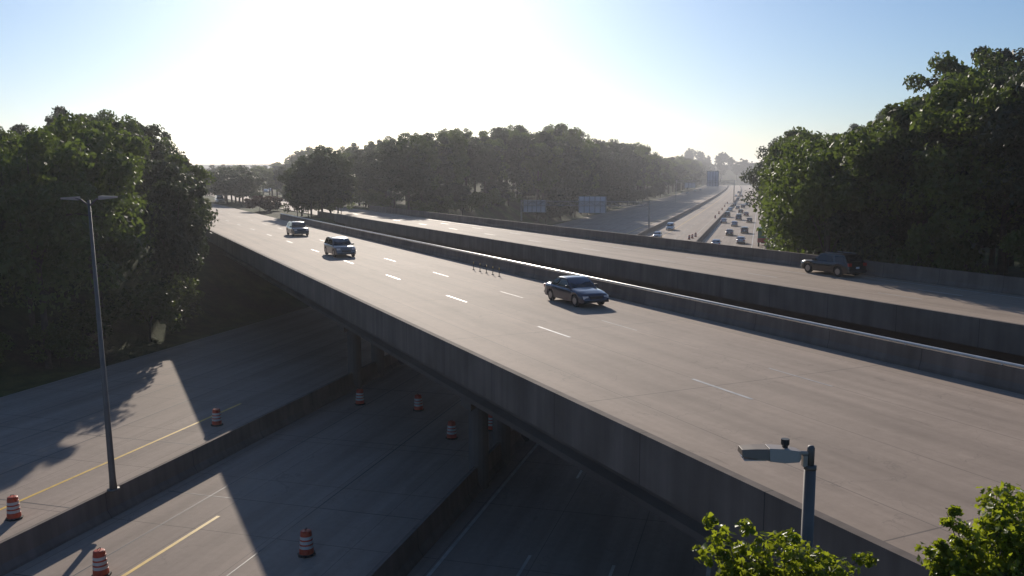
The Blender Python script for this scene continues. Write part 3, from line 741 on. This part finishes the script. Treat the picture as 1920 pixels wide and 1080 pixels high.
def sil(x):
    for (a, ya), (b, yb) in zip(SIL[:-1], SIL[1:]):
        if a <= x <= b: return ya+(yb-ya)*(x-a)/(b-a)
    return 250
placed = []
def far_enough(x, y, d): return all((x-a)**2+(y-b)**2 > (d)**2 for a, b in placed)
def top_for(x, y, r, jit):
    """tallest believable top here: keep the whole crown under the skyline that the wood makes"""
    px, _ = scr(x, y, 20); d = y
    yy = max(sil(px-FX*r*.55/d), sil(px), sil(px+FX*r*.55/d)) + jit
    return CAMZ + (327-yy)/1664*d
def wood(n, xr, yr, test, spacing, labf, group, keys, jit=(0, 26), hmax=25, hmin=6, tries=6000):
    c = 0
    for _ in range(tries):
        if c >= n: break
        y = yr[0] + (yr[1]-yr[0])*random.random()**1.4; px = random.uniform(*xr); x = (px-960)/1664*y
        if not test(x, y) or not far_enough(x, y, spacing(y)): continue
        g = ground_z(x, y); j = random.uniform(*jit) if random.random() > .35 else random.uniform(-4, 6)
        H = top_for(x, y, 4.5, j) - g
        if H < hmin: continue
        H = min(H, hmax*random.uniform(.9, 1.05))
        placed.append((x, y)); c += 1
        k = random.choice(keys)
        plant(k, x, y, H, labf(px, y, H, k), group, wide=min(1.5, max(.85, 14/H))*random.uniform(.9, 1.1))
    return c
G = [('g', i) for i in range(5)]; Dk = [('d', i) for i in range(4)]
def where(px, spots):
    return min(spots, key=lambda s: abs(s[0]-px))[1]
def lab_left(px, y, H, k):
    tone = 'dark' if k[0] == 'd' else 'green'
    sz = 'tall' if H > 19 else ('mid-height' if H > 14 else 'low')
    return '%s %s left-wood tree, %s' % (sz, tone, where(px, [(-40, 'at the left picture edge'), (60, 'near the left picture edge'), (150, 'behind the tall light pole'), (230, 'just right of the tall light pole'), (300, 'below where its skyline starts to fall'), (370, 'where it meets the overpass end')]))
wood(50, (-110, 375), (52, 135), lambda x, y: uv(x, y)[0] < uleft(uv(x, y)[1])-1.5 and pp(x, y) < 8.5, lambda y: 5.2, lab_left, 'trees of the left wood', G+Dk+Dk)
def lab_mid(px, y, H, k):
    tone = 'dark' if k[0] == 'd' else 'green'
    dd = 'front-row' if (pp(*((px-960)/1664*y, y)) < 60 or uv((px-960)/1664*y, y)[0] > -67) else 'rear'
    sz = 'tall' if H > 20 else ('mid-height' if H > 15 else 'low')
    return '%s %s %s central-wood tree, %s' % (dd, sz, tone, where(px, [(440, 'far up the road in the gap'), (500, 'above the opposite road'), (560, 'at its left end above the black suv'), (620, 'above the grey suv'), (680, 'above where the far deck begins'), (740, 'where the second overpass meets it'), (800, 'left of its skyline crest'), (870, 'below the rising skyline'),
        (940, 'left of the smaller sign panel'), (990, 'behind the smaller sign panel'), (1050, 'between the two sign panels'), (1110, 'behind the larger sign panel'), (1170, 'just right of the larger sign panel'), (1220, 'where its skyline steps down'), (1270, 'left of its last hump'), (1310, 'on its low right shoulder'), (1345, 'behind the distant sign gantry'), (1380, 'at the distant gap above the highway')]))
def row(fn, ts, labf, group, keys, hlo, hhi, jit=(2, 22), xr=(-300, 2200), test=None):
    for t in ts:
        x, y = fn(t)
        px, _ = scr(x, y, 15)
        if not (xr[0] < px < xr[1]) or (test and not test(x, y)): continue
        g = ground_z(x, y); H = min(top_for(x, y, 4, random.uniform(*jit))-g, random.uniform(hlo, hhi))
        if H < 5: H = 5
        placed.append((x, y)); k = random.choice(keys)
        plant(k, x, y, H, labf(px, y, H, k), group, wide=min(1.6, max(.95, 15/H))*(1.35 if y > 550 else 1))
ru = lambda a, b: random.uniform(a, b)
row(lambda t: P2(-62.8-ru(0, 1.5)-(9 if t < 250 else 0), t), [176+7.4*i+.05*i*i for i in range(42)] + [585+17*i for i in range(39)], lab_mid, 'trees of the central wood', G+Dk+[('b', 0), ('b', 1)], 25, 33, jit=(-3, 9), xr=(395, 1392))
row(lambda t: P1(56.5+ru(0, 2), t), [s_at(57, -69)+6.5*i for i in range(34)], lab_mid, 'trees of the central wood', G+Dk+Dk, 15, 20, xr=(395, 1392))
wood(48, (395, 1390), (150, 330), lambda x, y: uv(x, y)[0] < (-75 if uv(x, y)[1] < 252 else -66.5) and pp(x, y) > 60.5, lambda y: 7.5+y*.005, lab_mid, 'trees of the central wood', G+Dk+Dk)
wood(26, (395, 1388), (300, 900), lambda x, y: -130 < uv(x, y)[0] < -66 and pp(x, y) > 60, lambda y: 7.5+y*.01, lab_mid, 'trees of the central wood', G+Dk+Dk, tries=12000, hmax=31)
wood(24, (385, 600), (250, 620), lambda x, y: pp(x, y) > 57, lambda y: 9, lab_mid, 'trees of the central wood', [('b', 0), ('b', 1), ('g', 0)], hmax=20, jit=(0, 10))
lab_gap = lambda px, y, H, k: 'distant %s median tree far up the road, %s' % ('dark' if k[0] == 'd' else 'green', where(px, [(405, 'beside the left wood edge'), (430, 'just right of the white van'), (460, 'nearest the median shrubs')]))
row(lambda t: P1(ru(29.5, 34.5), t), [222+7*i for i in range(16)], lab_gap, 'median trees far up the road', [('b', 0), ('b', 1)], 9, 14, jit=(0, 14), xr=(398, 640))
def lab_right(px, y, H, k):
    tone = 'dark' if k[0] == 'd' else 'bright green'
    sz = 'towering' if H > 20 else ('tall' if H > 15 else 'mid-height')
    fr = 'front-row' if uv((px-960)/1664*y, y)[0] < 8 or pp((px-960)/1664*y, y) < 60 else 'inner'
    return '%s %s %s right-wood tree %s' % (fr, sz, tone, where(px, [(1395, 'at its far tip over the distant lanes'), (1420, 'overhanging the distant queue'), (1470, 'above the green box truck'), (1520, 'left of the black suv'), (1570, 'above the black suv'), (1630, 'where its skyline begins to climb'), (1690, 'right of the first skyline step'), (1750, 'under the steep climbing skyline'), (1820, 'below the upper skyline slope'), (1880, 'near the right picture edge'), (1960, 'cut by the right picture edge')]))
wood(26, (1275, 1412), (1275, 1450), lambda x, y: True, lambda y: 12, lambda px, y, H, k: 'hazy distant tree on the rise where the highway vanishes, ' + where(px, [(1290, 'toward its left end'), (1345, 'near its middle'), (1400, 'toward its right end')]), 'distant trees closing the highway view', Dk+[('b', 0), ('b', 1)], jit=(-8, 6), hmax=30)
for u, p, k, wd, lab in ((5.4, 55.2, ('h', 0), .8, 'high-crowned tree at the left corner of the right wood, above the pale shrubs'), (9.5, 55.4, ('h', 1), .95, 'high-crowned broad tree leaning over the second overpass parapet above the black suv'),
                   (14, 55.6, ('g', 0), 1.0, 'broad green tree close behind the second overpass parapet, right of the black suv'), (19, 56, ('d', 0), 1.0, 'broad dark tree close behind the second overpass parapet near the right edge')):
    x, y = P1(p, (u-NN*p)/DN); placed.append((x, y)); px, _ = scr(x, y, 15)
    plant(k, x, y, CAMZ+(327-sil(px)-2)/1664*y-ground_z(x, y), lab, 'trees of the right wood', wide=wd)
row(lambda t: P2(4.9+ru(0, 1.2), t), [84+7*i+.10*i*i for i in range(26)] + [340+40*i for i in range(22)], lab_right, 'trees of the right wood', G+G+Dk, 17, 24, xr=(1380, 2100), test=lambda x, y: pp(x, y) > 55)
row(lambda t: P1(56+ru(0, 2), t), [s_at(57, 9)-5.5*i for i in range(8)], lab_right, 'trees of the right wood', G+Dk, 24, 32, jit=(-6, 8), xr=(1380, 2300))
wood(30, (1440, 2080), (62, 130), lambda x, y: uv(x, y)[0] > 10 and pp(x, y) > 60, lambda y: 5.4, lab_right, 'trees of the right wood', G+G+Dk, jit=(-8, 14), hmax=32)
wood(18, (1385, 1960), (110, 520), lambda x, y: 10 < uv(x, y)[0] < 60 and pp(x, y) > 60, lambda y: 7+y*.01, lab_right, 'trees of the right wood', G+Dk, tries=9000, jit=(0, 20))
# median trees where the near bridge ends
for i, (px, py, H, k) in enumerate([(566, 405, 10, ('b', 0)), (584, 408, 11.5, ('b', 1)), (604, 405, 13, ('b', 0)), (620, 402, 12, ('b', 1)), (634, 401, 10.5, ('b', 0))]):
    x, y = on_plane(px, py, UP); y0 = y
    plant(k, x, y, H, 'dark tree in the median strip behind the black suv, %s' % ['leftmost of its row', 'second from the left', 'middle one and tallest', 'second from the right', 'rightmost of its row'][i], 'trees in the median past the overpasses', wide=.95)
for px, py, H, lab in ((487, 398, 3.3, 'rounded dark reddish-brown shrub in the grass median, left one of the pair'), (508, 395, 3.0, 'rounded dark reddish-brown shrub in the grass median, right one of the pair')):
    x, y = on_plane(px, py, UP); plant(('q', 0), x, y, H, lab, 'shrubs in the grass median', wide=1.3, cat='shrub')
x, y = on_plane(523, 392, UP)
e = empty('marker_post', (x, y, UP), 0, 'small white marker post right of the median shrubs', 'post')
m = MB(); m.box(-.22, .22, -.05, .05, .25, 1.3); m.build('marker_panel', M['plate'], e); m = MB(); m.tube([(0, .08, 0), (0, .08, 1.2)], .04, 6); m.build('post', M['steel'], e)
for i, px in enumerate((558, 578, 598, 618, 640)):
    x, y = on_plane(px, 407-i*1.2, UP); plant(('s', i % 2), x, y, 4.5, 'low leafy shrub under the dark median trees behind the black suv', 'shrubs under the median trees', 1.1, 'shrub')
# shrubs at wood edges
def shr(px, py, z, H, key, lab, grp, wide=1.0):
    x, y = on_plane(px, py, z); plant(key, x, y, H, lab, grp, wide, 'shrub')
gx, gy = 25.2, 73.5
x, y = P2(5.2, 0); 
def uvp(u, p): # world point with highway offset u and overpass offset p
    s = (u - NN*p)/DN; return P1(p, s)
for u, p, H, key, lab in ((5.5, 54.0, 8.0, ('p', 0), 'pale olive sunlit shrub behind the second overpass parapet, left of the black suv'),
                          (8.6, 54.5, 8.5, ('p', 0), 'pale olive shrub right behind the black suv on the second overpass'),
                          (12.5, 54.2, 6.5, ('s', 0), 'green shrub in deep shade right of the black suv'),
                          (17, 54.2, 5.5, ('s', 1), 'green shrub in deep shade nearer the right picture edge'),
                          (22, 54, 5, ('s', 0), 'green shrub in deep shade at the right picture edge')):
    x, y = uvp(u, p); plant(key, x, y, H, lab, 'shrubs behind the second overpass', .8, 'shrub')
for i in range(16):
    v = 44+i*5.2; x, y = P2(uleft(v)-.5-random.random()*2.5, v)
    if pp(x, y) > 10: break
    plant(('s', i % 2), x, y, random.uniform(3.5, 6), 'leafy shrub in shade at the foot of the left wood', 'shrubs along the left wood edge', 1.2, 'shrub')
x, y = on_plane(383, 478, 5.0)
plant(('p', 0), *P1(10.9, 118), 4.0, 'pale glinting shrub where the near overpass road leaves the left wood', 'shrubs at the near overpass end', .8, 'shrub')
plant(('p', 0), *P1(10.2, 129), 5.0, 'pale glinting shrub farther along the near road edge by the left wood', 'shrubs at the near overpass end', .8, 'shrub')
plant(('p', 0), x, y, 5.5, 'small yellow-green shrub against the dark under the overpass end', 'shrubs at the near overpass end', .7, 'shrub')
for i in range(14):
    v = 175+i*9; x, y = P2((-62 if v > 250 else -68)-random.random()*3, v)
    plant(('s', i % 2), x, y, random.uniform(3.5, 6), 'dark leafy shrub at the foot of the central wood', 'shrubs along the central wood edge', 1.3, 'shrub')
for i in range(12):
    s = s_at(53, -76)+i*9; x, y = P1(53.5+random.random()*2, s)
    plant(('s', i % 2), x, y, random.uniform(3, 5), 'leafy shrub on the verge beside the opposite road', 'shrubs along the opposite road', 1.2, 'shrub')

for i, (px, yy) in enumerate(((1745, 92), (1795, 84), (1850, 90), (1900, 82), (1960, 86))):
    x = (px-960)/1664*yy; H = (CAMZ+(327-sil(px)+12)/1664*yy-ground_z(x, yy))/.92
    plant((G+Dk)[(i*2+1) % 9], x, yy, H, ['towering tree where the right wood climbs most steeply', 'towering tree on the steep upper slope of the right wood', 'towering tree high on the right wood skyline, short of the picture edge', 'tallest tree in view, high in the upper right corner', 'towering tree cut by the right picture edge, highest of the wood there'][i], 'trees of the right wood', .85)
for i, (u, p, H) in enumerate(((9, 60, 9), (14, 60.5, 10), (19, 61, 10), (24, 61, 11), (30, 61.5, 11), (26, 56, 9), (12, 67, 12), (20, 68, 12))):
    x, y = uvp(u, p); placed.append((x, y)); plant(('b', i % 2), x, y, H, 'low dark bushy tree filling the shade inside the right wood', 'understorey of the right wood', 1.15)
for i in range(17):
    v = 186+i*15+i*i*.6; x, y = P2(-61.3 if v > 250 else -71, v); plant(('b', i % 2), x, y, 8, 'low bushy tree at the central wood foot, ' + ('before the near sign gantry' if v < 245 else ('between the two sign gantries' if v < 480 else 'beyond the distant sign gantry')), 'understorey of the central wood', 1.3)
# ------------------------------------------------------------ foreground tree tops
def fore_tree(loc, lab, sprays, seed, H):
    r = np.random.default_rng(seed)
    gz = ground_z(loc[0], loc[1]); e = empty('young_tree', (loc[0], loc[1], gz), 0, lab, 'tree', 'leafy tree tops in the foreground')
    m = MB(); hub = Vector((0, 0, H-1.6-gz)); m.tube([(0, 0, -.2), (.05, 0, (H-gz)*.5), hub], [.1, .07, .035], 8)
    cs = []; rs = []
    for (dx, dy, z, rad) in sprays:
        q = Vector((dx, dy, z-gz)); base = Vector((0, 0, 0)).lerp(hub, random.uniform(.8, 1)); mid = base.lerp(q, .55)+Vector((0, 0, .05))
        m.tube([base, mid, q], [.02, .012, .004], 5)
        for k in range(9):
            c = base.lerp(q, .42+.075*k)
            off = r.normal(size=3)*rad*.55
            c2 = c+Vector(off); m.tube([c, c2], [.006, .003], 4, False)
            cs.append(tuple(c2)); rs.append(rad*.85)
    m.build('trunk', M['bark'], e, True)
    me = leaf_mesh('crown', cs, rs, 44, .088, M['leaf_fore'], r, up=.5, shape='lobed')
    o = bpy.data.objects.new('crown', me); col.objects.link(o); o.parent = e
def unp(px, py, d):
    t = R(PITCH); a = (px-960)/FX*d; b = (540-py)/FX*d
    return (a, d*math.cos(t)+b*math.sin(t), CAMZ-d*math.sin(t)+b*math.cos(t))
random.seed(3)
def sprays_for(pts, base):
    out = []
    for px, py, d, rad in pts:
        x, y, z = unp(px, py, d); out.append((x-base[0], y-base[1], z, rad))
    return out
bs = unp(1480, 1200, 9.9); base = (bs[0], bs[1])
fore_tree(base, 'leafy sunlit tree top left of the street lamp at the bottom edge', sprays_for([(1335, 1008, 9.8, .10), (1370, 1030, 9.8, .2), (1400, 1010, 10, .14), (1430, 1040, 9.8, .24), (1470, 1050, 9.7, .26), (1510, 1045, 9.9, .22), (1490, 1020, 9.9, .12), (1405, 1075, 9.8, .3),
    (1450, 1100, 9.8, .35), (1510, 1090, 9.8, .3), (1595, 1065, 9.9, .14), (1600, 1090, 9.9, .16), (1380, 1100, 9.8, .25), (1550, 1110, 9.8, .25), (1390, 1050, 9.7, .24), (1450, 1060, 9.7, .26), (1535, 1065, 9.7, .16), (1355, 1050, 9.7, .2)], base), 3, 10.3)
bs = unp(1900, 1200, 10.5); base = (bs[0], bs[1])
fore_tree(base, 'leafy sunlit tree top filling the bottom right corner', sprays_for([(1775, 960, 10.3, .08), (1790, 985, 10.3, .14), (1800, 1020, 10.4, .2), (1835, 990, 10.5, .22), (1870, 950, 10.6, .2), (1885, 985, 10.6, .28), (1915, 1000, 10.5, .3), (1850, 1040, 10.4, .34), (1900, 1060, 10.4, .4), (1800, 1065, 10.3, .3),
    (1745, 1050, 10.3, .12), (1755, 1075, 10.3, .18), (1950, 960, 10.7, .4), (1990, 1010, 10.6, .5), (1835, 1110, 10.4, .4), (1770, 1020, 10.2, .08), (1880, 940, 10.5, .22), (1905, 960, 10.6, .3), (1860, 1000, 10.3, .34), (1820, 1045, 10.3, .34), (1780, 1075, 10.2, .26), (1880, 1030, 10.3, .4)], base), 4, 11.0)
for key, (e, h0, cw) in TREES.items():
    if key not in used:
        for ch in list(e.children): bpy.data.objects.remove(ch)
        bpy.data.objects.remove(e)
for o in bpy.data.objects:
    if '_n' in o and 'KEEP_N' not in globals(): del o['_n']
# repeats that share a description are told apart by distance
ORD = ['nearest', 'second nearest', 'third nearest', 'fourth nearest', 'fifth nearest', 'sixth nearest', 'seventh nearest', 'eighth nearest', 'ninth nearest', 'tenth nearest', 'eleventh nearest', 'twelfth nearest']
by = {}
for o in bpy.data.objects:
    if o.parent is None and o.get('category') in ('tree', 'shrub'): by.setdefault(o['label'], []).append(o)
for lab, os_ in by.items():
    if len(os_) > 1:
        os_.sort(key=lambda o: o.location.length)
        for i, o in enumerate(os_):
            if i == len(os_)-1: o['label'] = 'farthest ' + lab
            elif i < len(ORD): o['label'] = ORD[i] + ' ' + lab
# ------------------------------------------------------------ haze air, also added for the veiling glare
hz = MB(); hz.box(-7500, 7500, -2500, 9800, -1.5, 62)
m_, t_, b_ = newmat('haze_air'); t_.nodes.remove(b_)
pv = t_.nodes.new('ShaderNodeVolumePrincipled'); pv.inputs['Color'].default_value = (.86, .88, .95, 1); pv.inputs['Density'].default_value = .00024; pv.inputs['Anisotropy'].default_value = .55
t_.links.new(pv.outputs[0], t_.nodes['Material Output'].inputs['Volume'])
tag(hz.build('haze', m_), 'thin haze over the whole view, partly added for the glare veil', kind='stuff')
print('TREES', len(placed), 'OBJECTS', len(bpy.data.objects))
